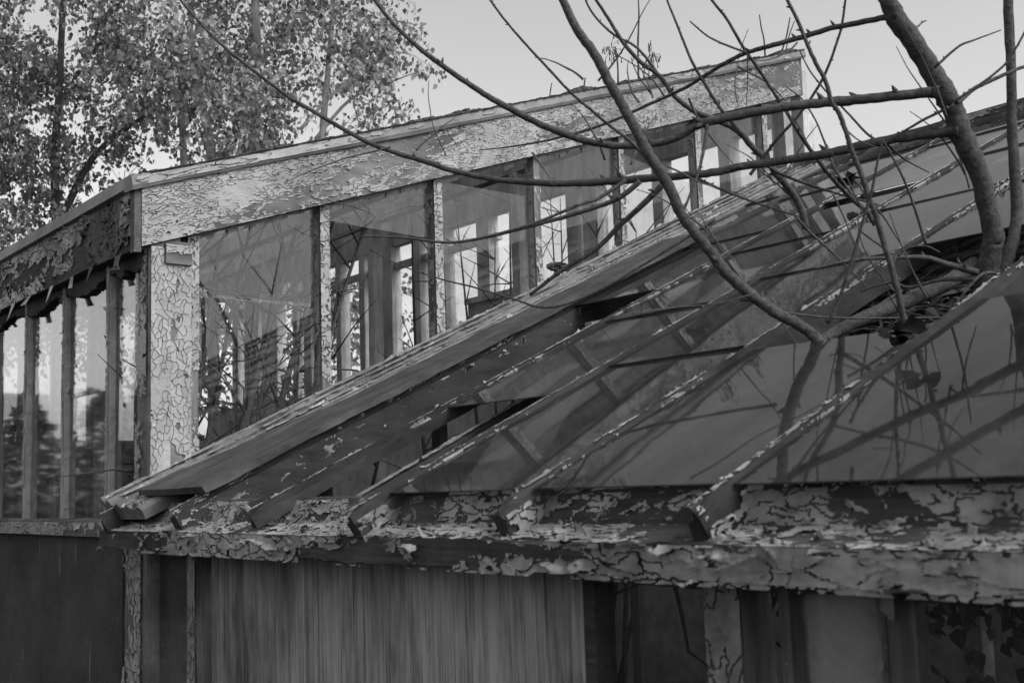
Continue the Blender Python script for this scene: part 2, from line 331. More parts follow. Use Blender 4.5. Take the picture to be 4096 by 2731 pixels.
for i in range(11):                                                  # big scraps of paint hanging off the soffit
    x = GX - 0.15 - i * 0.27 - rg.random() * .06; wd = .03 + .035 * rg.random(); hh = .04 + .05 * rg.random(); a = rg.uniform(-.5, .5)
    p = [Vector((x, WY - .055, 2.715)), Vector((x + wd, WY - .055, 2.715))]
    q = [v + Vector((math.sin(a) * hh, -.01 - .02 * rg.random(), -hh * math.cos(a))) for v in p]
    r_ = [v + Vector((math.sin(a) * hh * .4, .015 - .04 * rg.random(), -hh * .4)) for v in q]
    if i % 3: hang.add([p[0], p[1], q[1], q[0]], [(0, 1, 2, 3)])
    else: hang.add([p[0], p[1], q[1], q[0], r_[1], r_[0]], [(0, 1, 2, 3), (3, 2, 4, 5)])
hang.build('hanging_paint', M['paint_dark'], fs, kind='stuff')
m = MB(); m.sweep([(-0.075, 0), (-0.05, -0.008), (0.05, -0.008), (0.05, 0.055), (-0.06, 0.058)], (XL, WY, ET - 0.05), (GX + 0.03, WY, ET - 0.05), YV, ZV, 50, 0.002, 6)
m.build('roof_edge_strip', M['tin'], tall)

# gable bargeboard
def gpt(y, dz=0): return Vector((GX, y, zf(y) + dz))
A, B = gpt(WY - 0.03), gpt(6.03)
m = MB(); m.sweep([(-0.01, 0), (0.045, 0), (0.045, 0.25), (-0.01, 0.25)], A, B, XV, ZV, 90, 0.003, 9)
bb = m.build('bargeboard', M['wood_y'], tall, label='broad bargeboard with brick-like cracked pale paint')
Lg = (B - A).length
flakes(bb, M['paint'], A + XV * 0.047, STU, ZV, XV, Lg, 0.25, 0.030, 0.0115, 0.70, 0.0045, 31, 0.06, 4.0, .62, h=.0021)
one(lambda m: m.sweep([(-0.015, -0.012), (0.028, -0.012), (0.028, 0.27), (-0.015, 0.27)], (GX + 0.015, WY - 0.058, 2.712), (GX + 0.015, WY - 0.030, 2.712), XV, ZV, 2, 0.003, 2), 'corner_trim', M['wood_x'], tall)
m = MB(); m.sweep([(-0.02, 0), (0.062, -0.004), (0.068, 0.012), (0.055, 0.055), (-0.02, 0.06)], gpt(WY - 0.075, 0.235), gpt(6.09, 0.235), XV, ZV, 80, 0.003, 10)
es = m.build('roof_edge_strip', M['tin'], tall)
flakes(es, M['paint'], gpt(WY - 0.06, 0.243) + XV * 0.068, STU, ZV, XV, Lg, 0.036, 0.11, 0.02, 0.47, 0.003, 33, 0.0, 3.0)
m = MB(); rg = random.Random(3); y = WY                               # ragged felt lip and moss along the top edge
while y < 6.08:
    d = .006 + .022 * rg.random(); h = .004 + .016 * max(0, noise.noise(Vector((y * 5, 0, 1))) + .4 * noise.noise(Vector((y * 37, 0, 3))) + .1) * (1 + (y > 3.0)) + .003 * rg.random(); p = gpt(y, 0.288)
    m.sweep([(-0.05, 0), (0.062 + .012 * rg.random(), 0), (0.05, h), (-0.05, h)], p, p + STU * d, XV, ZV); y += d * 1.0
m.build('felt_lip', M['felt'], es, kind='stuff')
one(lambda m: m.sweep([(-0.02, 0), (0.03, 0), (0.03, 0.26), (-0.02, 0.26)], (GX + 0.005, 6.03, zf(6.03) - 0.002), (GX + 0.005, 6.075, zf(6.075) - 0.01), XV, ZV, 2, .003, 4), 'end_block', M['wood_z'], tall)

# corner post of the gable
m = MB(); prof = []
for k in range(9):
    a = math.pi * k / 8; prof.append((0.02 + 0.018 * math.sin(a), 0.01 + 0.085 * (1 - math.cos(a))))
prof += [(-0.09, 0.18), (-0.09, 0.01)]
m.sweep([(b, a) for a, b in prof][::-1], (GX, WY, 0), (GX, WY, 2.76), YV, XV, 30, 0.002, 12)
cp = m.build('corner_post', M['wood_y'], tall, smooth=False, label='stout corner post covered in crackled pale paint')
flakes(cp, M['paint_post'], (GX + 0.040, WY + 0.012, 1.70), YV, ZV, XV, 0.080, 1.03, 0.021, 0.030, 1.02, 0.003, 51, 0.05, 5.0, 0.82, h=.0018, warp=.5)
flakes(cp, M['paint_post'], (GX + 0.040, WY + 0.092, 1.70), YV, ZV, XV, 0.086, 1.03, 0.023, 0.032, 0.98, 0.003, 52, 0.05, 5.0, 0.82, h=.0018, warp=.5)
flakes(cp, M['paint_post'], (GX + 0.026, WY + 0.000, 1.70), -XV, ZV, -YV, 0.11, 1.03, 0.03, 0.03, 0.7, 0.004, 53, 0.03, 5.0, 0.9)
one(lambda m: m.sweep([(0, 0), (0.055, 0), (0.055, 0.075), (0, 0.085)], (GX + 0.0, WY + 0.065, 2.665), (GX + 0.0, WY + 0.175, 2.665), XV, ZV, 2, .002, 1), 'bracket_block', M['wood_y'], tall)
flakes([o for o in tall.children if o.name.startswith('bracket_block')][0], M['paint_post'], (GX + .057, WY + .066, 2.667), YV, ZV, XV, .108, .074, .03, .02, .85, .002, 57, .02, 5.0, .6, h=.002)

# gable mullions and panes
gm = [1.961, 2.571, 3.188, 3.815, 4.434, 5.069, 5.697]
for i, y in enumerate(gm):
    z0, z1 = 0.0, zf(y) + 0.12
    m = MB(); m.sweep([(-0.027, -0.050), (0.027, -0.050), (0.027, -0.014), (0.021, 0.006), (-0.021, 0.006), (-0.027, -0.014)], (GX, y, z0), (GX, y, z1), YV, XV, 50, 0.003, 20 + i)
    o = m.build('mullion', M['wood_z'], tall); zb = zr(y)
    flakes(o, M['paint_post'], (GX + 0.008, y - 0.024, zb), YV, ZV, XV, 0.048, zf(y) - zb, 0.024, 0.026, 0.86, 0.006, 70 + i, 0.08, 9)
    flakes(o, M['paint_post'], (GX + 0.004, y - 0.0295, zb), -XV, ZV, -YV, 0.052, zf(y) - zb, 0.03, 0.035, 0.98, 0.003, 80 + i, 0.05, 9)
one(lambda m: m.sweep([(-0.04, -0.09), (0.04, -0.09), (0.04, 0.012), (-0.04, 0.012)], (GX, 5.93, 0), (GX, 5.93, zf(5.93) + .1), YV, XV, 30, 0.003, 40), 'mullion', M['paint'], tall)
ys = gm + [5.90]
def gpane(y0, y1, zlo0, zlo1, zhi0, zhi1, dx=0.0):
    tl_ = rnd.uniform(-.004, .004); x = GX - 0.028 + dx
    m = MB(); q = [(x, y0, zlo0), (x + tl_, y1, zlo1), (x + tl_, y1, zhi1), (x, y0, zhi0)]; b = [(a - .003, c, d) for a, c, d in q]
    m.add(q + b, [(0, 1, 2, 3), (7, 6, 5, 4), (0, 4, 5, 1), (1, 5, 6, 2), (2, 6, 7, 3), (3, 7, 4, 0)]); return m.build('pane', M['glass_g'], tall)
for i in range(7):
    y0, y1 = ys[i] + 0.022, ys[i + 1] - 0.022; t0, t1, b0, b1 = zf(y0) + .03, zf(y1) + .03, zr(y0) - .02, zr(y1) - .02
    if i == 0: gpane(y0, y1, 2.555, 2.55, t0, t1); gpane(y0, y1, b0, b1, 2.57, 2.565, -.005)
    elif i == 1: gpane(y0, y1, 2.945, 2.925, t0, t1)
    elif i == 2: gpane(y0, y1, b0, b1, 3.212, 3.21)
    elif i == 3: gpane(y0, y1, 2.98, 2.98, t0, t1); gpane(y0, y1, b0, b1, 2.99, 2.99, -.005)
    elif i == 4: gpane(y0, y1, b0, b1, 3.55, 3.45)
    else: gpane(y0, y1, b0, b1, t0, t1)
    # putty line left along the top and sides of the panes
    m = MB(); rg = random.Random(90 + i); y = y0
    while y < y1:
        d = .015 + .03 * rg.random(); h = .006 + .03 * rg.random() ** 2
        m.add([(GX - .02, y, zf(y)), (GX - .02, y + d, zf(y + d)), (GX - .024, y + d, zf(y + d) - h * (.6 + .4 * rg.random())), (GX - .024, y, zf(y) - h)], [(0, 1, 2, 3)]); y += d
    m.build('putty', M['paint_post'], tall, kind='stuff')
# back windows: rails and posts above the plaster
one(lambda m: m.box(XL, GX - .02, BY + .02, BY + .1, 4.06, 4.37), 'back_rail', M['inner'], tall)
one(lambda m: m.box(XL, -7.6, BY + .03, BY + .09, 3.84, 3.90), 'back_rail', M['inner'], tall)
one(lambda m: m.box(-8.0, GX - .02, BY - .04, BY + .1, 3.322, 3.37), 'back_sill', M['inner'], tall)
bx = [-4.47, -5.05, -5.68, -6.40, -6.62, -7.16, -7.75, -8.35, -8.75, -9.25, -9.7, -10.15, -10.6, -11.05, -11.5, -12.0, -12.5]
for i, x in enumerate(bx):
    wd = .05 if i % 3 else .085
    one(lambda m: m.sweep([(-wd, -.02), (wd, -.02), (wd, .09), (-wd, .09)], (x, BY + .005, 3.37 if x > -8 else 2.75), (x, BY + .005, 4.062), XV, YV, 3, .004, i), 'back_post', M['inner'], tall)
    if i and i % 4 != 2: one(lambda m: m.box(x + .04, bx[i - 1] - .04, BY + .035, BY + .039, 3.37 if x > -8 else 2.75, 4.06), 'pane', M['glass_b'], tall)
# whitened glass roof on rafters
for i in range(15):
    x1 = GX - 0.06 - i * .58; x0 = x1 - .545
    m = MB(); A = Vector((x0, WY, zf(WY) + .235)); m.sweep([(0, 0), (.545, 0), (.545, .004), (0, .004)], A, A + STU * 4.62, XV, STN); m.build('roof_pane', M['glass_top'], tall)
    A = Vector((x1 + .017, WY, zf(WY) + .13)); m = MB(); m.sweep([(-.022, 0), (.022, 0), (.022, .12), (-.022, .12)], A, A + STU * 4.62, XV, STN, 3, .002, i); m.build('roof_rafter', M['inner'], tall)
for y in (3.2, 4.7):
    one(lambda m: m.sweep([(-.04, 0), (.04, 0), (.04, .09), (-.04, .09)], (XL, y, zf(y) + .02), (GX - .1, y, zf(y) + .02), YV, ZV, 6, .003), 'purlin', M['inner'], tall)
for x in (-5.6, -7.3, -9.0):
    for y in (3.2, 4.7):
        one(lambda m: m.sweep([(-.04, -.04), (.04, -.04), (.04, .04), (-.04, .04)], (x, y, 0), (x, y, zf(y) + .02), XV, YV, 6, .004, int(x * 3)), 'inner_post', M['inner'], tall)

# ================================================================ LOW GREENHOUSE
low = thing('low_greenhouse', (-1.7, 4.0, 0), 'low derelict glasshouse with sloping roof of dull panes and rotten peeling eaves', 'greenhouse')
XR = 1.2
rx = [-4.305 + 0.575 * k for k in range(6)] + [-0.66, -0.06, 0.54]            # rafters
# eave beam
prof = [(0.03, -0.005), (-0.005, -0.075), (-0.105, -0.105), (-0.11, -0.165), (0.10, -0.165), (0.10, -0.005)]
m = MB(); m.sweep(prof, (-4.40, 1.70, 1.738), (XR, 1.70, 1.738), YV, ZV, 220, 0.010, 15)
eave = m.build('eave_beam', M['wood_dark'], low, label='rotten eave beam with big curling chips of paint')
LE = XR + 4.40
flakes(eave, M['paint_eave'], (-4.40, 1.697, 1.664), XV, Vector((0, .035, .07)).normalized(), Vector((0, -.07, .035)).normalized(), LE, 0.072, 0.038, 0.017, 0.80, 0.008, 101, 0.14, 3.0, h=.003)
flakes(eave, M['paint_eave'], (-4.40, 1.594, 1.633), XV, Vector((0, .10, .03)).normalized(), Vector((0, -.03, .10)).normalized(), LE, 0.104, 0.042, 0.014, 0.82, 0.008, 102, 0.12, 3.0, h=.003)
flakes(eave, M['paint_eave'], (-4.40, 1.586, 1.562), XV, ZV, -YV, LE, 0.072, 0.050, 0.020, 0.64, 0.011, 103, 0.15, 2.2, h=.003)
flakes(eave, M['paint_eave'], (-4.40, 1.584, 1.572), XV, ZV, -YV, LE, 0.05, 0.08, 0.035, 0.40, 0.020, 104, 0.2, 2.2)
# rafters: glazing bar above, deeper timber below
for k, x in enumerate(rx):
    A = Vector((x, 1.585, zr(1.585))); B = Vector((x, 5.9, zr(5.9)))
    prof = [(-.022, -.068), (.022, -.068), (.022, -.004), (.010, -.002), (.008, .017), (-.008, .017), (-.010, -.002), (-.022, -.004)]
    if k == 1: prof = [(-.028, -.10), (.028, -.10), (.028, -.004), (.013, -.002), (.011, .020), (-.011, .020), (-.013, -.002), (-.028, -.004)]
    if k == 2: prof = [(-.020, -.036), (.020, -.036), (.020, -.004), (.010, -.002), (.008, .017), (-.008, .017), (-.010, -.002), (-.020, -.004)]
    A = A + SLU * ((k * 37) % 10 - 5) * .004
    m = MB(); m.sweep(prof, A, B, XV, SLN, 90, 0.005, 30 + k)
    for q in range(len(prof)):                                       # the weathered end grain is worn blunt
        v = Vector(m.v[q]); c_ = A - SLN * .035; w_ = Vector((noise.noise(v * 40), noise.noise(v * 40 + XV * 9), noise.noise(v * 40 + YV * 9))) * .012
        m.v[q] = tuple(v.lerp(c_, .22) + w_)
    o = m.build('rafter', M['wood_raft'], low)
    Lr = (B - A).length
    flakes(o, M['paint_eave'], A + XV * -.008 + SLN * .018, XV, SLU, SLN, .016, Lr, 0.016, 0.035, 0.78, 0.006, 120 + k, 0.06, 7)
    if k != 2: flakes(o, M['paint_eave'], A + XV * .0235 + SLN * -.066, SLU, SLN, XV, (Lr if k < 2 else .10) if k < 3 else 0.25, .062, 0.05, 0.022, 0.5, 0.009, 140 + k, 0.12, 5)
    flakes(o, M['paint_eave'], A + XV * .0105 + SLN * 0.0, SLU, SLN, XV, Lr, .016, 0.04, 0.016, 0.36, 0.004, 160 + k, 0.05, 5)
    if k < 7: flakes(o, M['paint_eave'], A + XV * -.012 + SLU * .0 + SLN * -.004, SLU, SLN, -XV, 0.25, .02, 0.04, 0.02, 0.5, 0.004, 180 + k, 0.05, 5)
m = MB(); m.sweep([(-.022, -.02), (.022, -.02), (.020, .02), (-.020, .02)], onroof(-2.98, 1.74, -.085), onroof(-3.06, 3.3, -.10), XV, SLN, 40, .005, 77)
lb = m.build('loose_bar', M['wood_raft'], low)
flakes(lb, M['paint_eave'], onroof(-2.998, 1.74, -.064), XV, Vector((-.045, 1, TL)).normalized(), SLN, .034, 1.6, .03, .05, .62, .006, 78, .1, 5)
# valley trim against the gable, and the board over the first bay
m = MB(); m.sweep([(0, -.03), (.34, -.03), (.34, .006), (.315, .020), (.285, .008), (.235, .010), (.21, .028), (.18, .010), (.15, .012), (.125, .034), (.10, .020), (.07, .024), (.05, .046), (.02, .03), (0, .06)], onroof(GX + .006, 1.62), onroof(GX + .006, 5.88), XV, SLN, 90, .004, 50)
vt = m.build('valley_trim', M['wood_y'], low, label='light ridged trim where the roof meets the gable')
Lv = (onroof(0, 5.88) - onroof(0, 1.62)).length
for j, (u, h, wd) in enumerate(((.006, .055, .045), (.055, .040, .03), (.095, .026, .035), (.128, .030, .022), (.155, .016, .03), (.195, .027, .026), (.24, .014, .045), (.295, .020, .03))):
    flakes(vt, M['paint'], onroof(GX + .006 + u, 1.62, h), SLU, XV, SLN, Lv, wd, 0.06, 0.018, 0.82, 0.008, 200 + j, 0.08, 4)
m = MB(); m.sweep([(0, .006), (.56, .006), (.56, .030), (.35, .026), (0, .030)], onroof(GX + .165, 1.685), onroof(GX + .165, 4.3), XV, SLN, 70, .007, 55)
m.v = [(x + .26 * min(1, max(0, (y - 1.72) / 0.7)) * max(0, 1 - (x - GX - .165) / .56), y, z + .022) for x, y, z in m.v]
m.build('valley_board', M['board'], low, label='smooth dark board covering the roof bay beside the gable')
# roof panes
def rpane(k, y0, y1, h0=0.003, h1=0.010, mat='glass_r', dx0=0, dx1=0):
    x0, x1 = rx[k] + .014 + dx0, rx[k + 1] - .014 + dx1; tl_ = rnd.uniform(-.003, .003)
    q = [onroof(x0, y0, h1), onroof(x1, y0, h1 + tl_), onroof(x1, y1, h0 + tl_), onroof(x0, y1, h0)]
    m = MB(); m.add(q + [v - SLN * .0035 for v in q], [(0, 1, 2, 3), (7, 6, 5, 4), (0, 4, 5, 1), (1, 5, 6, 2), (2, 6, 7, 3), (3, 7, 4, 0)])
    return m.build('pane', M[mat], low)
bays = {0: [(4.25, 5.1), (5.05, 5.88)], 1: [(3.42, 4.2), (4.15, 4.95), (4.9, 5.6), (5.55, 5.88)],
        2: [(2.30, 3.10), (3.05, 3.85), (3.8, 4.34), (4.47, 5.45), (5.4, 5.88)], 3: [(1.69, 2.54), (2.5, 3.3), (3.25, 4.05), (4.0, 4.8), (4.75, 5.5), (5.45, 5.88)],
        4: [(1.69, 2.48), (3.27, 4.0), (3.95, 4.75), (4.7, 5.5), (5.45, 5.88)], 5: [(1.685, 2.62), (3.2, 4.0), (3.95, 4.75), (4.7, 5.5), (5.45, 5.88)],
        6: [(1.69, 2.6), (2.55, 3.4), (3.35, 4.2), (4.15, 5.0), (4.95, 5.88)], 7: [(1.69, 2.6), (2.55, 3.4), (3.35, 4.2), (4.15, 5.0), (4.95, 5.88)]}
for k, rows in bays.items():
    for a, b in rows: rpane(k, a, b)
# ridge board and back wall
m = MB(); m.sweep([(-.03, 0), (.05, 0), (.05, .14), (-.03, .135)], (GX + .05, 5.93, 3.555), (XR, 5.93, 3.555), YV, ZV, 60, .006, 60)
rd = m.build('ridge_board', M['wood_x'], low, label='long grey ridge board with curling paint')
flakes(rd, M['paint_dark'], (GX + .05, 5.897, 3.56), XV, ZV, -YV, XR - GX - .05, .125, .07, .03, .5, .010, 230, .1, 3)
one(lambda m: m.box(GX + .002, XR, BY - .15, BY + .05, 0, 3.30), 'wall', M['plaster'], low)
one(lambda m: m.box(XR, XR + .15, 1.8, BY + .3, 0, 1.6), 'wall', M['plaster'], low)
for x in (-3.9, -3.2, -2.5, -1.8, -1.1, -.4, .3):
    one(lambda m: m.box(x - .05, x + .05, BY - .1, BY, 3.302, 3.56), 'back_post', M['inner'], low)
# interior posts and purlins
for y in (3.5, 5.0):
    one(lambda m: m.sweep([(-.035, -.2), (.035, -.2), (.035, -.1), (-.035, -.1)], (GX + .05, y, zr(y)), (XR, y, zr(y)), YV, ZV, 10, .004, 70), 'purlin', M['inner'], low)
    for x in (-3.73, -2.0, -.2):
        one(lambda m: m.sweep([(-.035, -.035), (.035, -.035), (.035, .035), (-.035, .035)], (x, y, 0), (x, y, zr(y) - .2), XV, YV, 8, .004, int(x * 5)), 'inner_post', M['inner'], low)
# lower wall: sill wall, posts, window bars, panes, weathered panel
LY = 1.80
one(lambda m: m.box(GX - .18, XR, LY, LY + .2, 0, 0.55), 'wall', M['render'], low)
one(lambda m: m.sweep([(-.02, 0), (.05, 0), (.05, .05), (-.02, .05)], (GX - .15, LY, 1.535), (XR, LY, 1.535), YV, ZV, 60, .004, 80), 'head_rail', M['wood_x'], low)
def lpost(x0, x1, seed, cov, mat='wood_z', dep=.0):
    m = MB(); wd = x1 - x0; m.sweep([(0, -.03 - dep), (wd * .45, -.035 - dep), (wd * .5, -.02 - dep), (wd * .55, -.034 - dep), (wd, -.03 - dep), (wd, .06), (0, .06)], (x0, LY, .55), (x0, LY, 1.572), XV, YV, 40, .004, seed)
    o = m.build('window_post', M[mat], low); flakes(o, M['paint_eave'], (x0, LY - .038 - dep, .9), XV, ZV, -YV, wd, .67, .035, .045, cov, .006, seed, .06, 6, .8)
    return o
lpost(-4.60, -4.42, 300, .78); lpost(-3.995, -3.93, 301, .85); lpost(-1.575, -1.485, 302, .9); lpost(-1.40, -1.375, 303, .6); lpost(-1.19, -1.15, 304, .6); lpost(-.35, -.28, 305, .6)
def lpane(x0, x1, mat, z1=1.56):
    one(lambda m: m.box(x0, x1, LY + .012, LY + .016, .55, z1), 'pane', M[mat], low)
lpane(-4.41, -4.0, 'glass_low'); lpane(-3.925, -3.82, 'glass_low'); lpane(-1.90, -1.58, 'glass_low'); lpane(-1.37, -1.195, 'white_pane'); lpane(-1.145, -.36, 'glass_low')
one(lambda m: m.sweep([(0, 0), (1.88, 0), (1.88, .02), (0, .02)], (-3.815, LY - .03, .5), (-3.815, LY - .03, 1.563), XV, YV, 3, .002, 90), 'wooden_panel', M['ply'], low, label='weathered wooden panel with vertical streaked grain')
one(lambda m: m.sweep([(0, -.01), (.035, -.01), (.035, .05), (0, .05)], (-1.933, LY - .02, .5), (-1.933, LY - .02, 1.56), XV, YV, 12, .003, 91), 'panel_batten', M['wood_dark'], low)

# ================================================================ BARE TREE in the broken roof bay
def smooth(pts, sub=6):
    out = []; n = len(pts)
    for i in range(n - 1):
        p0, p1, p2, p3 = pts[max(i - 1, 0)], pts[i], pts[i + 1], pts[min(i + 2, n - 1)]
        for k in range(sub):
            t = k / sub; out.append([0.5 * (2 * b + (c - a) * t + (2 * a - 5 * b + 4 * c - d) * t * t + (3 * b - 3 * c + d - a) * t ** 3) for a, b, c, d in zip(p0, p1, p2, p3)])
    out.append(list(pts[-1])); return out
tree = thing('bare_tree', at(3955, 1180, 3.25) * 1.0, 'leafless young tree pushing up through the broken glass roof', 'tree')
tree.location.z = 0
def limb(name, px, d0, d1, w0, w1, parent, mat='bark', seed=0, buds=0, sides=8, wl=None):
    """px: image points from thick end to thin; d: distance; w: width in photo pixels"""
    n = len(px); pts = []
    for i, p in enumerate(px):
        t = i / (n - 1); wv = p[2] if len(p) > 2 else w0 + (w1 - w0) * t
        d = d0 + (d1 - d0) * t; pts.append(tuple(at(p[0], p[1], d)) + (wv * d / FPX / 2,))
    sm = smooth(pts, 6); P = [Vector(q[:3]) for q in sm]; r = [max(q[3], .0012) for q in sm]
    rg = random.Random(seed)
    for i in range(2, len(P) - 2): P[i] = P[i] + Vector((rg.uniform(-1, 1), rg.uniform(-1, 1), rg.uniform(-1, 1))) * r[i] * .10
    m = MB(); m.tube(P, r, sides, .07, True, seed)
    for i in range(buds):
        j = rg.randrange(2, len(P) - 2); dv = Vector((rg.uniform(-1, 1), rg.uniform(-1, 1), rg.uniform(-.2, 1))).normalized()
        t = (P[j + 1] - P[j - 1]).normalized(); dv = (dv - t * dv.dot(t) + t * .5).normalized(); L = r[j] * rg.uniform(1.8, 3.2)
        m.tube([P[j], P[j] + dv * L * .6, P[j] + dv * L], [r[j] * .7, r[j] * .5, r[j] * .15], 5)
    return m.build(name, M[mat], parent, smooth=True)
tr_ = limb('trunk', [(3940, 1900, 130), (3950, 1500, 120), (3950, 1180, 105), (3960, 1020, 84), (3975, 944, 83), (3946, 813, 80), (3911, 679, 78), (3850, 548, 90), (3815, 440, 82), (3777, 370, 88), (3691, 230, 80), (3598, 92, 80), (3549, 0, 68), (3500, -120, 62), (3440, -300, 50), (3350, -600, 30)], 3.28, 3.2, 0, 0, tree, seed=1, sides=14)
limb('stem', [(3990, 1500, 60), (4010, 1150, 56), (4040, 1000, 50), (4064, 893, 46), (4064, 765, 45), (4048, 510, 40), (4044, 255, 38), (4032, 0, 38), (4010, -300, 28), (4000, -600, 14)], 3.35, 3.5, 0, 0, tree, seed=2, sides=10)
limb('stem', [(3900, 1060, 72), (3780, 1137, 66), (3620, 1207, 62), (3461, 1271, 58), (3302, 1348, 48), (3190, 1420, 36)], 3.3, 3.02, 0, 0, tree, seed=3, sides=10)
limb('stem', [(3330, 1420, 50), (3270, 1360, 48), (3244, 1335, 46), (3193, 1296, 46), (3117, 1258, 46), (3040, 1207, 46), (2964, 1143, 48), (2906, 1092, 48), (2849, 1016, 46), (2779, 933, 44), (2722, 850, 44), (2665, 727, 46), (2588, 606, 46), (2550, 529, 44), (2499, 440, 42), (2442, 338, 42), (2378, 217, 38), (2308, 121, 36), (2250, 0, 32), (2150, -200, 22)], 2.98, 3.05, 0, 0, tree, seed=4, buds=5, sides=10)
limb('branch', [(3760, 372, 60), (3716, 370, 46), (3589, 383, 42), (3461, 396, 42), (3327, 408, 42), (3155, 427, 40), (3015, 450, 38), (2875, 478, 38), (2792, 501, 36), (2700, 553, 34), (2607, 577, 32), (2512, 583, 30), (2416, 577, 30), (2288, 548, 28), (2148, 491, 28), (1995, 411, 26), (1906, 357, 24), (1785, 274, 22), (1683, 198, 20), (1574, 96, 16), (1498, 0, 14), (1420, -110, 10)], 3.2, 3.5, 0, 0, tree, seed=5, buds=16)
limb('branch', [(3840, 525, 60), (3800, 529, 46), (3716, 539, 40), (3589, 555, 40), (3461, 580, 38), (3334, 609, 38), (3206, 631, 36), (3079, 650, 36), (2951, 670, 34), (2824, 695, 34), (2700, 705, 34), (2576, 714, 34), (2448, 724, 34), (2320, 733, 30), (2193, 733, 28), (2065, 727, 26), (1938, 711, 24), (1810, 682, 22), (1683, 641, 22), (1555, 603, 20), (1428, 548, 18), (1244, 440, 17), (1148, 383, 16), (1020, 287, 14), (893, 185, 13), (804, 96, 11), (721, 0, 10), (660, -80, 8)], 3.22, 3.7, 0, 0, tree, seed=6, buds=16)
limb('branch', [(3590, 62, 40), (3544, 70, 26), (3449, 89, 24), (3321, 115, 22), (3206, 150, 22), (3079, 185, 20), (3002, 207, 18), (2938, 233, 17), (2887, 261, 16), (2824, 300, 15), (2760, 341, 14), (2696, 373, 14), (2576, 427, 13), (2448, 485, 12), (2320, 529, 11), (2193, 561, 9), (2065, 584, 7), (1970, 596, 5), (1919, 600, 4)], 3.2, 3.7, 0, 0, tree, seed=7, buds=14)
limb('branch', [(3225, 915, 30), (3200, 823, 30), (3155, 753, 30), (3104, 695, 28), (3066, 638, 28), (3015, 593, 26), (2951, 523, 26), (2862, 478, 24), (2779, 446, 22), (2696, 383, 20), (2640, 306, 18), (2563, 249, 18), (2493, 172, 16), (2442, 89, 14), (2384, 0, 12), (2320, -100, 9)], 3.9, 3.9, 0, 0, tree, seed=8, buds=8)
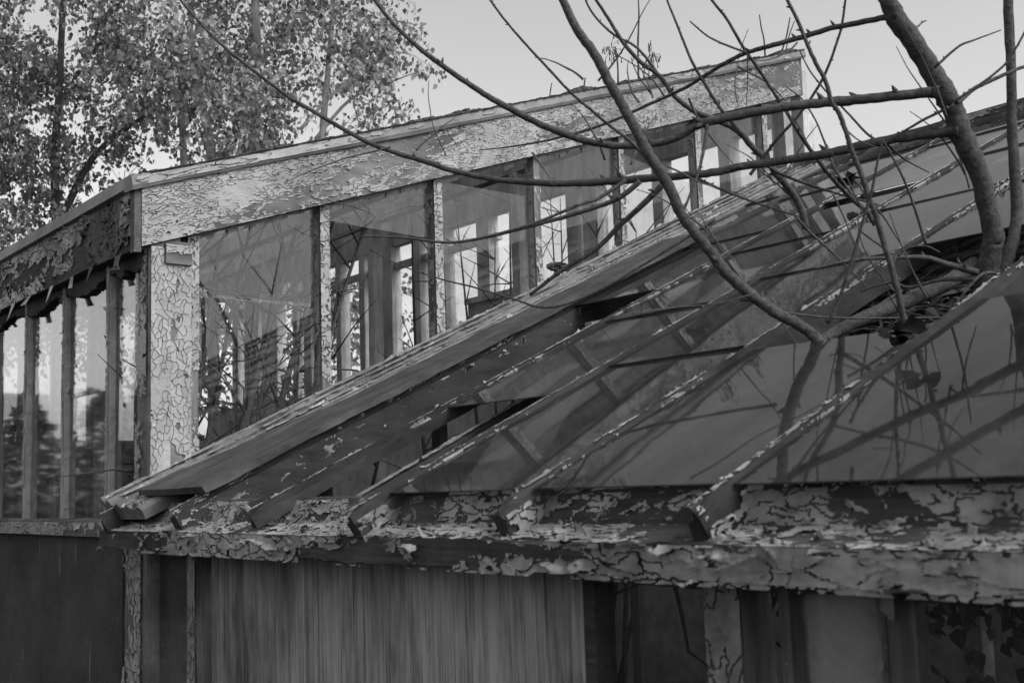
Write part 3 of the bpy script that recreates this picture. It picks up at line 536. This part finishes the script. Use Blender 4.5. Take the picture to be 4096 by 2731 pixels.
TW = [
 ([(2630, 690), (2531, 574), (2448, 510), (2371, 446), (2282, 370), (2193, 274), (2104, 179), (2021, 83), (1960, 0), (1920, -70)], 14, 8, 3.3),
 ([(2640, 306), (2552, 195), (2467, 147), (2400, 90), (2350, 20), (2335, -40)], 12, 8, 3.9),
 ([(2970, 542), (2913, 472), (2881, 434), (2824, 344), (2772, 255), (2734, 166), (2696, 70), (2668, 0), (2640, -90)], 18, 8, 3.4),
 ([(3500, 900), (3474, 855), (3417, 804), (3359, 746), (3302, 682), (3251, 612), (3193, 529), (3142, 440), (3091, 364), (3028, 268), (2970, 185), (2907, 77), (2846, 0), (2790, -90)], 20, 10, 3.45),
 ([(3640, 1380), (3627, 1322), (3608, 1245), (3576, 1105), (3538, 978), (3500, 850), (3480, 804), (3442, 689), (3410, 612), (3391, 549), (3359, 459), (3327, 408), (3302, 325), (3264, 255), (3232, 185), (3193, 89), (3149, 0), (3110, -90)], 30, 14, 3.0),
 ([(3000, 700), (3066, 612), (3111, 555), (3181, 478), (3238, 402), (3296, 306), (3334, 210), (3366, 108), (3382, 0), (3395, -80)], 14, 9, 3.5),
 ([(3500, 558), (3461, 529), (3385, 446), (3308, 370), (3238, 281), (3197, 198)], 11, 5, 3.4),
 ([(3480, 870), (3398, 765), (3340, 676), (3315, 612), (3283, 529), (3257, 472), (3206, 395), (3149, 351)], 13, 5, 3.5),
 ([(3310, 1290), (3327, 1265), (3372, 1156), (3417, 1010), (3461, 850), (3487, 765), (3512, 638), (3532, 555)], 20, 9, 2.95),
 ([(3790, 430), (3774, 440), (3685, 485), (3589, 542), (3544, 574), (3510, 640)], 16, 8, 3.2),
 ([(3704, 976), (3653, 816), (3608, 702), (3557, 606), (3530, 560)], 12, 7, 3.2),
 ([(3740, 270), (3752, 258), (3838, 185), (3900, 160), (4004, 121)], 16, 5, 3.15),
 ([(3825, 410), (3844, 402), (3895, 357), (3972, 319), (4096, 268), (4200, 250)], 22, 12, 3.15),
 ([(3825, 405), (3838, 392), (3940, 325), (4023, 255), (4061, 198), (4096, 134), (4130, 50)], 12, 8, 3.1),
 ([(3650, 118), (3662, 115), (3690, 90), (3705, 84)], 11, 5, 3.2),
 ([(2780, 712), (2804, 721), (2887, 759), (2983, 797), (3079, 829), (3187, 864)], 15, 9, 3.4),
 ([(3060, 660), (3136, 702), (3257, 746), (3385, 785), (3525, 823)], 14, 8, 3.5),
 ([(3540, 570), (3620, 638), (3716, 690)], 10, 5, 3.3),
 ([(2983, 210), (2907, 182), (2849, 156), (2811, 131), (2760, 86)], 10, 6, 3.3),
 ([(2560, 725), (2480, 790), (2380, 830), (2250, 870), (2100, 910), (1960, 945), (1800, 970), (1600, 950), (1440, 945)], 24, 8, 3.35),
 ([(2500, 722), (2400, 790), (2290, 830), (2160, 885), (2010, 930), (1860, 965)], 18, 8, 3.3),
 ([(2860, 880), (2700, 980), (2400, 1160), (2200, 1230), (2050, 1195), (1900, 1150), (1760, 1115), (1600, 1060), (1480, 1000)], 14, 5, 3.6),
 ([(2650, 740), (2560, 830), (2480, 900), (2380, 1000), (2250, 1080), (2120, 1180)], 26, 14, 3.1),
 ([(1310, 800), (1500, 870), (1320, 960), (1250, 950), (1150, 900)], 5, 3, 4.0),
 ([(2990, 215), (2990, 330), (2985, 440)], 6, 3, 3.3),
 ([(2830, 500), (2815, 600), (2790, 700), (2740, 830), (2720, 880)], 17, 9, 3.3),
 ([(3330, 770), (3420, 985), (3405, 1100)], 8, 4, 3.1), ([(3450, 930), (3510, 975), (3560, 1010), (3610, 1030)], 9, 5, 3.1),
 ([(3910, 1090), (3800, 1060), (3700, 1030), (3600, 1030), (3420, 1040), (3250, 1075)], 30, 12, 3.15),
 ([(3900, 1115), (3760, 1120), (3640, 1150), (3560, 1130), (3440, 1165)], 20, 8, 3.15),
 ([(4090, 1030), (4030, 1110), (3960, 1090), (3900, 1120), (3780, 1265), (3700, 1310)], 16, 8, 3.0),
 ([(2530, 1255), (2700, 1230), (2860, 1215), (3040, 1170), (3200, 1140)], 9, 4, 2.95),
 ([(2860, 1080), (3000, 1180), (3100, 1240), (3330, 1270), (3600, 1272), (3840, 1268)], 12, 8, 3.0),
 ([(3560, 1085), (3620, 1000), (3700, 985), (3760, 1010)], 12, 6, 3.3), ([(3190, 875), (3240, 930), (3330, 1010), (3410, 1090), (3470, 1150)], 12, 6, 3.2),
]
rs = random.Random(99); HOSTS = [((1560, 600), (3000, 660), 3.4), ((1700, 210), (3100, 440), 3.4), ((2400, 480), (3300, 130), 3.4), ((2560, 540), (3100, 1250), 3.05), ((3200, 830), (2700, 400), 3.9), ((3600, 1200), (3300, 320), 3.05), ((3900, 1150), (3350, 1330), 3.1), ((3950, 900), (3750, 350), 3.15)]
for k in range(44):
    a_, b_, d_ = HOSTS[k % 8]; t_ = rs.random(); x, y = a_[0] + (b_[0] - a_[0]) * t_ + rs.uniform(-20, 20), a_[1] + (b_[1] - a_[1]) * t_ + rs.uniform(-20, 20)
    an = rs.choice((rs.uniform(-2.5, -1.7), rs.uniform(-2.4, -1.9), rs.uniform(-1.3, -.5), rs.uniform(2.2, 2.9), rs.uniform(.4, 1.2))); L_ = rs.uniform(120, 480); px = []; cv_ = rs.uniform(-.5, .5)
    for q in range(6): px.append((x, y)); x += math.cos(an) * L_ / 5; y += math.sin(an) * L_ / 5; an += cv_ * .3 + rs.uniform(-.12, .12)
    TW.append((px, rs.uniform(6, 11), 3, d_ + rs.uniform(-.1, .3)))
for i, (px, a, b, d) in enumerate(TW):
    limb('twig', px, d, d + .12 * ((i * 7) % 5 - 2) / 2, a, b, tree, 'bark' if a > 13 else 'twig', 20 + i, buds=max(2, len(px)), sides=6)

# ================================================================ LEAFY TREES behind the tall greenhouse
def leaf_cloud(rg, blobs, n_cl, per, size, droop=.25):
    """leaf clusters hung on short drooping twigs, spread through the blobs (centre, radii)"""
    V_, F_ = [], []; twigs = MB()
    wts = [b[1][0] * b[1][1] * b[1][2] for b in blobs]; tot = sum(wts)
    for c in range(n_cl):
        q = rg.random() * tot
        for b, w_ in zip(blobs, wts):
            q -= w_
            if q <= 0: break
        while True:
            v = Vector((rg.uniform(-1, 1), rg.uniform(-1, 1), rg.uniform(-1, 1)))
            if v.length <= 1: break
        v = v.normalized() * v.length ** 0.6
        p = Vector(b[0]) + Vector((v.x * b[1][0], v.y * b[1][1], v.z * b[1][2]))
        if noise.noise(p * 1.5) + .6 * noise.noise(p * 3.6) < -0.01: continue
        dr = Vector((rg.uniform(-1, 1), rg.uniform(-1, 1), rg.uniform(-.9, .1))).normalized(); L = .18 + .3 * rg.random()
        e = p + dr * L + Vector((0, 0, -droop * L))
        if c % 2 == 0: twigs.tube([p - dr * .1, p + dr * L * .5, e], [.005, .0035, .0018], 3, cap=False)
        for i in range(per):
            t = rg.random(); s = p.lerp(e, t) + Vector((rg.gauss(0, .04), rg.gauss(0, .04), rg.gauss(0, .04)))
            ax = Vector((rg.gauss(0, .6), rg.gauss(0, .6), -1 + rg.gauss(0, .5))).normalized(); sd_ = ax.cross(Vector((rg.uniform(-1, 1), rg.uniform(-1, 1), rg.uniform(-.4, .4)))).normalized()
            nn = ax.cross(sd_); z = size * rg.uniform(.65, 1.25); bn = len(V_)
            V_.extend([s, s + ax * z * .3 + sd_ * z * .40 + nn * z * .08, s + ax * z * .65 + sd_ * z * .28 + nn * z * .04, s + ax * z * 1.1, s + ax * z * .65 - sd_ * z * .28 + nn * z * .04, s + ax * z * .3 - sd_ * z * .40 + nn * z * .08])
            F_.extend([(bn, bn + 1, bn + 2, bn + 3), (bn, bn + 3, bn + 4, bn + 5)])
    return V_, F_, twigs
def leafy_tree(name, label, base, stems, blobs, n_cl, per, size, lm, bm, seed):
    rg = random.Random(seed); t = thing(name, base, label, 'tree', 'leafy trees behind the greenhouse')
    for k, st in enumerate(stems):
        pts = smooth([tuple(p) + (r,) for p, r in st], 5); m = MB(); m.tube([Vector(q[:3]) for q in pts], [q[3] for q in pts], 9, .15, True, k)
        tk = m.build('trunk' if k == 0 else 'stem', M[bm], t, smooth=True)
    V_, F_, tw = leaf_cloud(rg, blobs, n_cl, per, size)
    m = MB(); m.v = [tuple(q) for q in V_]; m.f = F_; cr = m.build('crown', M[lm], t); tw.build('twigs', M['twig'], cr, kind='stuff')
    return t
D = 12.5
def stem(px, d, r0, r1):
    n = len(px); return [(at(x, y, d), r0 + (r1 - r0) * i / (n - 1)) for i, (x, y) in enumerate(px)]
def blob(x, y, d, rx_, rz_): return (at(x, y, d), (rx_, rx_ * .9, rz_))
bs = at(1000, 1950, D); bs.z = 0
leafy_tree('birch_tree', 'pale-barked leafy birch behind the roof of the tall glasshouse', bs,
           [stem([(1010, 2400), (1005, 1400), (1012, 700), (1025, 350), (1020, 0), (1000, -500)], D, .085, .04), stem([(860, 2300), (850, 1200), (845, 640), (810, 430), (770, 200), (760, -200)], D + .3, .07, .03), stem([(1250, 2300), (1270, 1200), (1290, 560), (1310, 300), (1330, 50), (1345, -300)], D - .3, .05, .02), stem([(760, 2300), (745, 1100), (735, 640), (725, 420), (730, 100)], D + 1.2, .06, .03), stem([(1260, 560), (1400, 400), (1560, 330), (1690, 280)], D - .3, .02, .006), stem([(1200, 520), (1330, 380), (1500, 250), (1640, 100)], D - .5, .02, .006)],
           [blob(1000, 60, D, 1.5, 1.5), blob(1330, 240, D - .3, .85, .85), blob(1300, -250, D, 1.2, 1.3), blob(800, 330, D + .4, 1.1, .8), blob(1480, 60, D - .5, .6, .6), blob(1560, 330, D - .5, .35, .4), blob(900, -600, D, 1.8, 1.4), blob(560, 200, D + .6, .9, 1.0), blob(1600, 140, D - .5, .32, .45), blob(1600, 430, D - .5, .28, .16)],
           3200, 17, .056, 'leaf', 'birch', 5)
bs = at(250, 1950, D + 1); bs.z = 0
leafy_tree('broadleaf_tree', 'dense darker leafy tree at the left edge behind the eave', bs,
           [stem([(250, 2300), (240, 1300), (220, 700), (240, 300), (260, -200)], D + 1, .07, .03), stem([(235, 900), (380, 620), (600, 450)], D + .8, .05, .02)],
           [blob(200, 420, D + 1, 1.2, 1.0), blob(60, 750, D + .8, .9, .8), blob(330, 760, D + 1, .8, .7), blob(430, 200, D + 1, 1.0, .9), blob(-250, 300, D + 1, 1.4, 1.5), blob(130, 150, D + 1, .6, .5), blob(100, 1150, D + 1, 1.2, .8), blob(500, 1250, D + 2, 1.3, .7)],
           2350, 17, .058, 'leaf_dark', 'bark', 9)
bs = at(1250, 1950, 16); bs.z = 0
leafy_tree('broadleaf_tree', 'loose leafy tree seen through the panes beyond the back wall', bs,
           [stem([(1250, 2200), (1240, 1500), (1250, 1000)], 16, .12, .05)],
           [blob(1150, 1350, 16, 1.6, 1.0), blob(1000, 1150, 16, 1.2, 1.0), blob(1500, 1250, 16, 1.2, .6)], 900, 12, .07, 'leaf_dark', 'bark', 12)

# far wood behind the photographer's left, mirrored in the side windows
wm = MB(); rg = random.Random(77); VV, FF = [], []
for i in range(46):
    a = R(150 + i * 3.1 + rg.uniform(-1, 1)); dd = 34 + rg.uniform(-5, 10); hgt = 2.8 + 2.6 * rg.random(); c = Vector((math.cos(a) * dd, math.sin(a) * dd, 0))
    for k in range(1500):
        z = hgt * rg.random(); rr = (1.9 * (1 - z / hgt) ** .6 + .15) * math.sqrt(rg.random()); an = rg.random() * 6.283
        p = c + Vector((rr * math.cos(an), rr * math.sin(an), z)); s = .17 * rg.uniform(.5, 1.2); u = Vector((rg.uniform(-1, 1), rg.uniform(-1, 1), rg.uniform(-1, 1))).normalized(); v = u.cross(Vector((rg.uniform(-1, 1), rg.uniform(-1, 1), .3))).normalized(); b = len(VV)
        VV += [p - u * s, p + v * s * .6, p + u * s, p - v * s * .6]; FF.append((b, b + 1, b + 2, b + 3))
wm.v = [tuple(q) for q in VV]; wm.f = FF
tag(wm.build('woodland', M['wood_far']), 'dark line of far trees mirrored in the side windows', 'woodland', kind='stuff')

# ================================================================ SMALL THINGS
def weed(px, d, w0, w1, label, heads=0, seed=0):
    b = at(px[0][0], px[0][1] + 14, d); t = thing('dry_weed', b, label, 'weed', 'dry weeds on the tall roof')
    pts = smooth([tuple(at(x, y, d)) + (0,) for x, y in [(px[0][0], px[0][1] + 14)] + px[1:]], 5); n = len(pts); m = MB()
    m.tube([Vector(q[:3]) for q in pts], [(w0 + (w1 - w0) * i / (n - 1)) * d / FPX / 2 for i in range(n)], 5, .3, True, seed); m.build('stalk', M['twig'], t, smooth=True)
    if heads:
        rg = random.Random(seed); m = MB(); e = Vector(pts[-1][:3])
        for i in range(heads):
            p = e + Vector((rg.gauss(0, .03), rg.gauss(0, .03), rg.gauss(-.02, .04))); m.tube([e.lerp(p, .3), p, p + Vector((0, 0, -.025))], [.001, .002, .0045], 4)
        m.build('seed_head', M['twig'], t)
weed([(2473, 330), (2470, 250), (2462, 195), (2445, 190)], 6.9, 8, 4, 'dry weed with drooping seed head on the roof edge', 26, 1)
weed([(2555, 325), (2552, 180), (2556, 60), (2550, -60)], 6.95, 9, 5, 'tallest straight dry weed reaching out of the picture top', 0, 2)
weed([(2570, 320), (2585, 250), (2610, 215)], 6.95, 5, 3, 'small dry weed with feathery head beside the tallest stalk', 34, 3)
weed([(2197, 390), (2204, 350), (2208, 332)], 6.6, 6, 4, 'shortest dry weed stub left of the dark branch on the roof edge', 0, 4)
weed([(2333, 366), (2338, 330), (2341, 312)], 6.7, 7, 5, 'short thick dry weed stub beside the dark branch on the roof edge', 0, 5)
weed([(3062, 230), (3056, 160), (3045, 110), (3038, 60)], 7.5, 8, 5, 'dry weed stalk left of the pair at the high roof end', 0, 6)
weed([(3118, 215), (3145, 150), (3160, 70)], 7.6, 8, 5, 'leaning dry weed of the pair at the high roof end', 0, 7)
weed([(3140, 212), (3155, 150), (3178, 85)], 7.62, 6, 4, 'thinner dry weed of the pair at the high roof end', 0, 8)
def dead_leaf(c, s, rot, label, seed):
    t = thing('dead_leaf', c, label, 'leaf', 'black dead leaves on the roof'); rg = random.Random(seed)
    for k in range(3):
        m = MB(); n = 12; a0 = rot + k * 2.0 + rg.random(); ux, uy = Vector((math.cos(a0), math.sin(a0) * .6, math.sin(a0) * .5)), Vector((-math.sin(a0) * .7, math.cos(a0) * .6, .5))
        o0 = c + Vector((math.cos(a0), .3 * math.sin(a0), .35 + .3 * math.sin(a0 * 2))) * s * .35; vv = [o0]
        for ring, fr in ((1, .55), (2, 1.0)):
            for j in range(n):
                an = 2 * math.pi * j / n; rr = s * fr * (.5 + .14 * math.sin(an * 3 + seed) + .08 * rg.random()); vv.append(o0 + ux * rr * math.cos(an) + uy * rr * math.sin(an) * .7 + ux.cross(uy) * (s * .35 * (fr ** 2) * math.sin(an * 2 + k)))
        fs_ = [(0, 1 + j, 1 + (j + 1) % n) for j in range(n)] + [(1 + j, 1 + n + j, 1 + n + (j + 1) % n, 1 + (j + 1) % n) for j in range(n)]
        m.add(vv, fs_); m.build('leaf_blade', M['deadleaf'], t, smooth=True)
dead_leaf(onroof(-1.41, 2.27, .055), .07, .4, 'black curled dead leaf lying on the near rafter', 3)
dead_leaf(Vector(at(3405, 725, 5.2)), .10, 1.2, 'black dead leaf caught high on the roof near the ridge', 5)
# iron handwheel seen through the gable glass
hwc = Vector(at(2235, 1083, 6.05)); hw = thing('handwheel', hwc, 'small black iron handwheel behind the gable panes', 'handwheel')
m = MB(); n = 30; Rw = .056; ax = Vector((.42, -.25, .87)).normalized(); e1 = ax.cross(Vector((.6, .8, 0))).normalized(); e2 = ax.cross(e1)
hwp = hwc + Vector((0, 0, .02))
m.tube([hwp + e1 * Rw * math.cos(2 * math.pi * i / n) + e2 * Rw * math.sin(2 * math.pi * i / n) for i in range(n + 1)], [.0085 * (1 + .25 * math.sin(i * 2.4)) for i in range(n + 1)], 7, cap=False); m.build('rim', M['iron'], hw, smooth=True)
m = MB(); m.tube([hwp - ax * .025, hwp + ax * .015], [.017, .013], 10); m.build('hub', M['iron'], hw)
for k in range(5):
    a = 2 * math.pi * k / 5 + .2; m = MB(); m.tube([hwp, hwp + (e1 * math.cos(a) + e2 * math.sin(a)) * Rw], [.007, .006], 6); m.build('spoke', M['iron'], hw)
m = MB(); m.tube([hwp - ax * .02, hwp - ax * .06, Vector((hwc.x - .05, hwc.y, hwc.z - .3)), Vector((hwc.x - .05, hwc.y, 0))], [.009, .010, .014, .014], 8); m.build('spindle', M['iron'], hw)
# bare shrub standing inside the tall house
sh = thing('bare_shrub', (-5.2, 2.7, 0), 'dark bare shrub inside the tall glasshouse behind its first panes', 'shrub'); rg = random.Random(31)
for k in range(11):
    b = Vector((-5.2 + rg.uniform(-.3, .3), 2.55 + rg.uniform(-.3, .3), 0)); tip = b + Vector((rg.uniform(-.5, .4), rg.uniform(-.3, .9), rg.uniform(2.2, 3.0))); mid = b.lerp(tip, .5) + Vector((rg.uniform(-.15, .15), rg.uniform(-.15, .15), 0))
    pts = smooth([tuple(b) + (.018,), tuple(mid) + (.014,), tuple(tip) + (.003,)], 8); m = MB(); P = [Vector(q[:3]) for q in pts]; m.tube(P, [q[3] for q in pts], 6, .2, True, k)
    for j in range(14):
        q = P[rg.randrange(5, len(P))]; d = Vector((rg.uniform(-1, 1), rg.uniform(-1, 1), rg.uniform(0, 1.2))).normalized() * rg.uniform(.15, .5)
        m.tube([q, q + d * .5 + Vector((0, 0, .02)), q + d], [.005, .004, .0015], 4)
    m.build('stem', M['twig'], sh, smooth=True)
for k, (b0, t0, r0) in enumerate((((-4.62, 1.95, 0), (-4.6, 2.55, 2.95), .026), ((-4.66, 2.05, .0), (-4.62, 2.75, 3.0), .022), ((-4.58, 2.0, 0), (-4.6, 2.06, 2.8), .026), ((-4.62, 2.05, 0), (-4.7, 2.22, 2.85), .022), ((-4.7, 2.15, 0), (-4.7, 3.0, 3.1), .018), ((-4.7, 2.0, 0), (-4.75, 2.40, 3.0), .016))):
    b, tip = Vector(b0), Vector(t0); mid = b.lerp(tip, .55) + Vector((.05, -.12, 0)); pts = smooth([tuple(b) + (r0,), tuple(mid) + (r0 * .8,), tuple(tip) + (r0 * .35,)], 10); P = [Vector(q[:3]) for q in pts]; m = MB(); m.tube(P, [q[3] for q in pts], 7, .15, True, k)
    for j in range(16):
        q = P[rg.randrange(9, len(P))]; d = Vector((rg.uniform(-.6, .6), rg.uniform(-1, 1), rg.uniform(0, 1.0))).normalized() * rg.uniform(.2, .55)
        m.tube([q, q + d * .5 + Vector((0, 0, .03)), q + d], [.006, .004, .0015], 4)
    m.build('stem', M['bark'], sh, smooth=True)
V_, F_, tw = leaf_cloud(random.Random(41), [(Vector((-5.5, 2.6, 1.9)), (.5, .6, .45)), (Vector((-5.6, 3.1, 2.2)), (.5, .5, .4))], 70, 8, .06)
m = MB(); m.v = [tuple(q) for q in V_]; m.f = F_; m.build('foliage', M['leaf_dark'], sh)
# staging bench and heating pipes inside
be = thing('staging_bench', (-6.6, 4.2, 0), 'long slatted staging bench inside the tall glasshouse', 'bench')
for k in range(6): one(lambda m: m.box(-9.5, -4.9, 3.4 + k * .14, 3.5 + k * .14, 1.0, 1.03), 'slat', M['inner'], be)
for x in (-9.3, -7.2, -5.1):
    for y in (3.45, 4.15): one(lambda m: m.box(x - .03, x + .03, y - .03, y + .03, 0, 1.0), 'leg', M['inner'], be)
one(lambda m: m.tube([Vector((-4.3, 5.7, 1.9)), Vector((XR - .1, 5.7, 1.9))], [.05, .05], 12), 'heating_pipe', M['tin'], low, smooth=True)

# dead vines and leaf litter heaped under the broken roof bays
vine = thing('dead_vine_tangle', (-1.9, 3.3, 0), 'dark tangle of dead vines filling the broken roof bay around the trunk', 'vines'); rg = random.Random(63); m = MB()
for k in range(900):
    x, y = (rg.uniform(-2.95, -.7), rg.uniform(2.45, 4.3)) if k % 2 else (rg.uniform(-2.1, -1.1), rg.uniform(2.6, 3.9)); z = zr(y) - .12 - .55 * rg.random() ** 2.0; p = Vector((x, y, z)); P = [p]; d = Vector((rg.uniform(-1, 1), rg.uniform(-1, 1), rg.uniform(-.3, .4))).normalized()
    for j in range(6):
        d = (d + Vector((rg.gauss(0, .35), rg.gauss(0, .35), rg.gauss(0, .25)))).normalized(); q = P[-1] + d * .10
        q.z = min(q.z, zr(q.y) - .10); P.append(q)
    r0 = rg.choice((.003, .004, .006, .010)); m.tube(P, [r0 * (1 - .1 * j) for j in range(7)], 4, cap=False)
m.build('stems', M['bark'], vine, kind='stuff')
V_, F_, tw = leaf_cloud(random.Random(64), [(Vector((-1.9, 3.1, 1.75)), (1.0, .8, .42)), (Vector((-1.3, 3.6, 1.9)), (.9, .8, .45)), (Vector((-2.6, 4.2, 2.2)), (.7, .6, .4))], 800, 12, .05)
m = MB(); m.v = [tuple(q) for q in V_ if True]; m.f = F_; m.build('dead_leaves', M['wood_far'], vine, kind='stuff')
lit = thing('leaf_litter', onroof(-2.86, 4.52, .0), 'black clump of leaf litter stuck in the gap near the ridge', 'leaf litter')
V_, F_, tw = leaf_cloud(random.Random(65), [(onroof(-2.98, 4.46, -.03), (.14, .10, .05)), (onroof(-2.72, 4.50, -.03), (.14, .12, .05))], 110, 12, .06)
m = MB(); m.v = [tuple(q) for q in V_]; m.f = F_; m.build('leaves', M['deadleaf'], lit, kind='stuff')

# a second bare shrub deeper in the tall house
sh2 = thing('bare_shrub', (-5.6, 4.9, 0), 'thin bare shrub deeper inside against the bright back windows', 'shrub'); rg = random.Random(35)
for k in range(12):
    b = Vector((-5.6 + rg.uniform(-.7, .7), 4.9 + rg.uniform(-.5, .5), 0)); tip = b + Vector((rg.uniform(-.6, .6), rg.uniform(-.4, .6), rg.uniform(3.2, 4.0))); mid = b.lerp(tip, .5) + Vector((rg.uniform(-.2, .2), rg.uniform(-.2, .2), 0))
    pts = smooth([tuple(b) + (.016,), tuple(mid) + (.013,), tuple(tip) + (.003,)], 10); P = [Vector(q[:3]) for q in pts]
    for q in P: q.z = min(q.z, zf(q.y) + .05)
    m = MB(); m.tube(P, [q[3] for q in pts], 6, .2, True, k)
    for j in range(18):
        q = P[rg.randrange(8, len(P))]; d = Vector((rg.uniform(-1, 1), rg.uniform(-1, 1), rg.uniform(-.1, 1.0))).normalized() * rg.uniform(.15, .5); e = q + d
        e.z = min(e.z, zf(e.y) + .05); m.tube([q, q.lerp(e, .5) + Vector((0, 0, .01)), e], [.005, .0035, .0015], 4)
    m.build('stem', M['bark'], sh2, smooth=True)
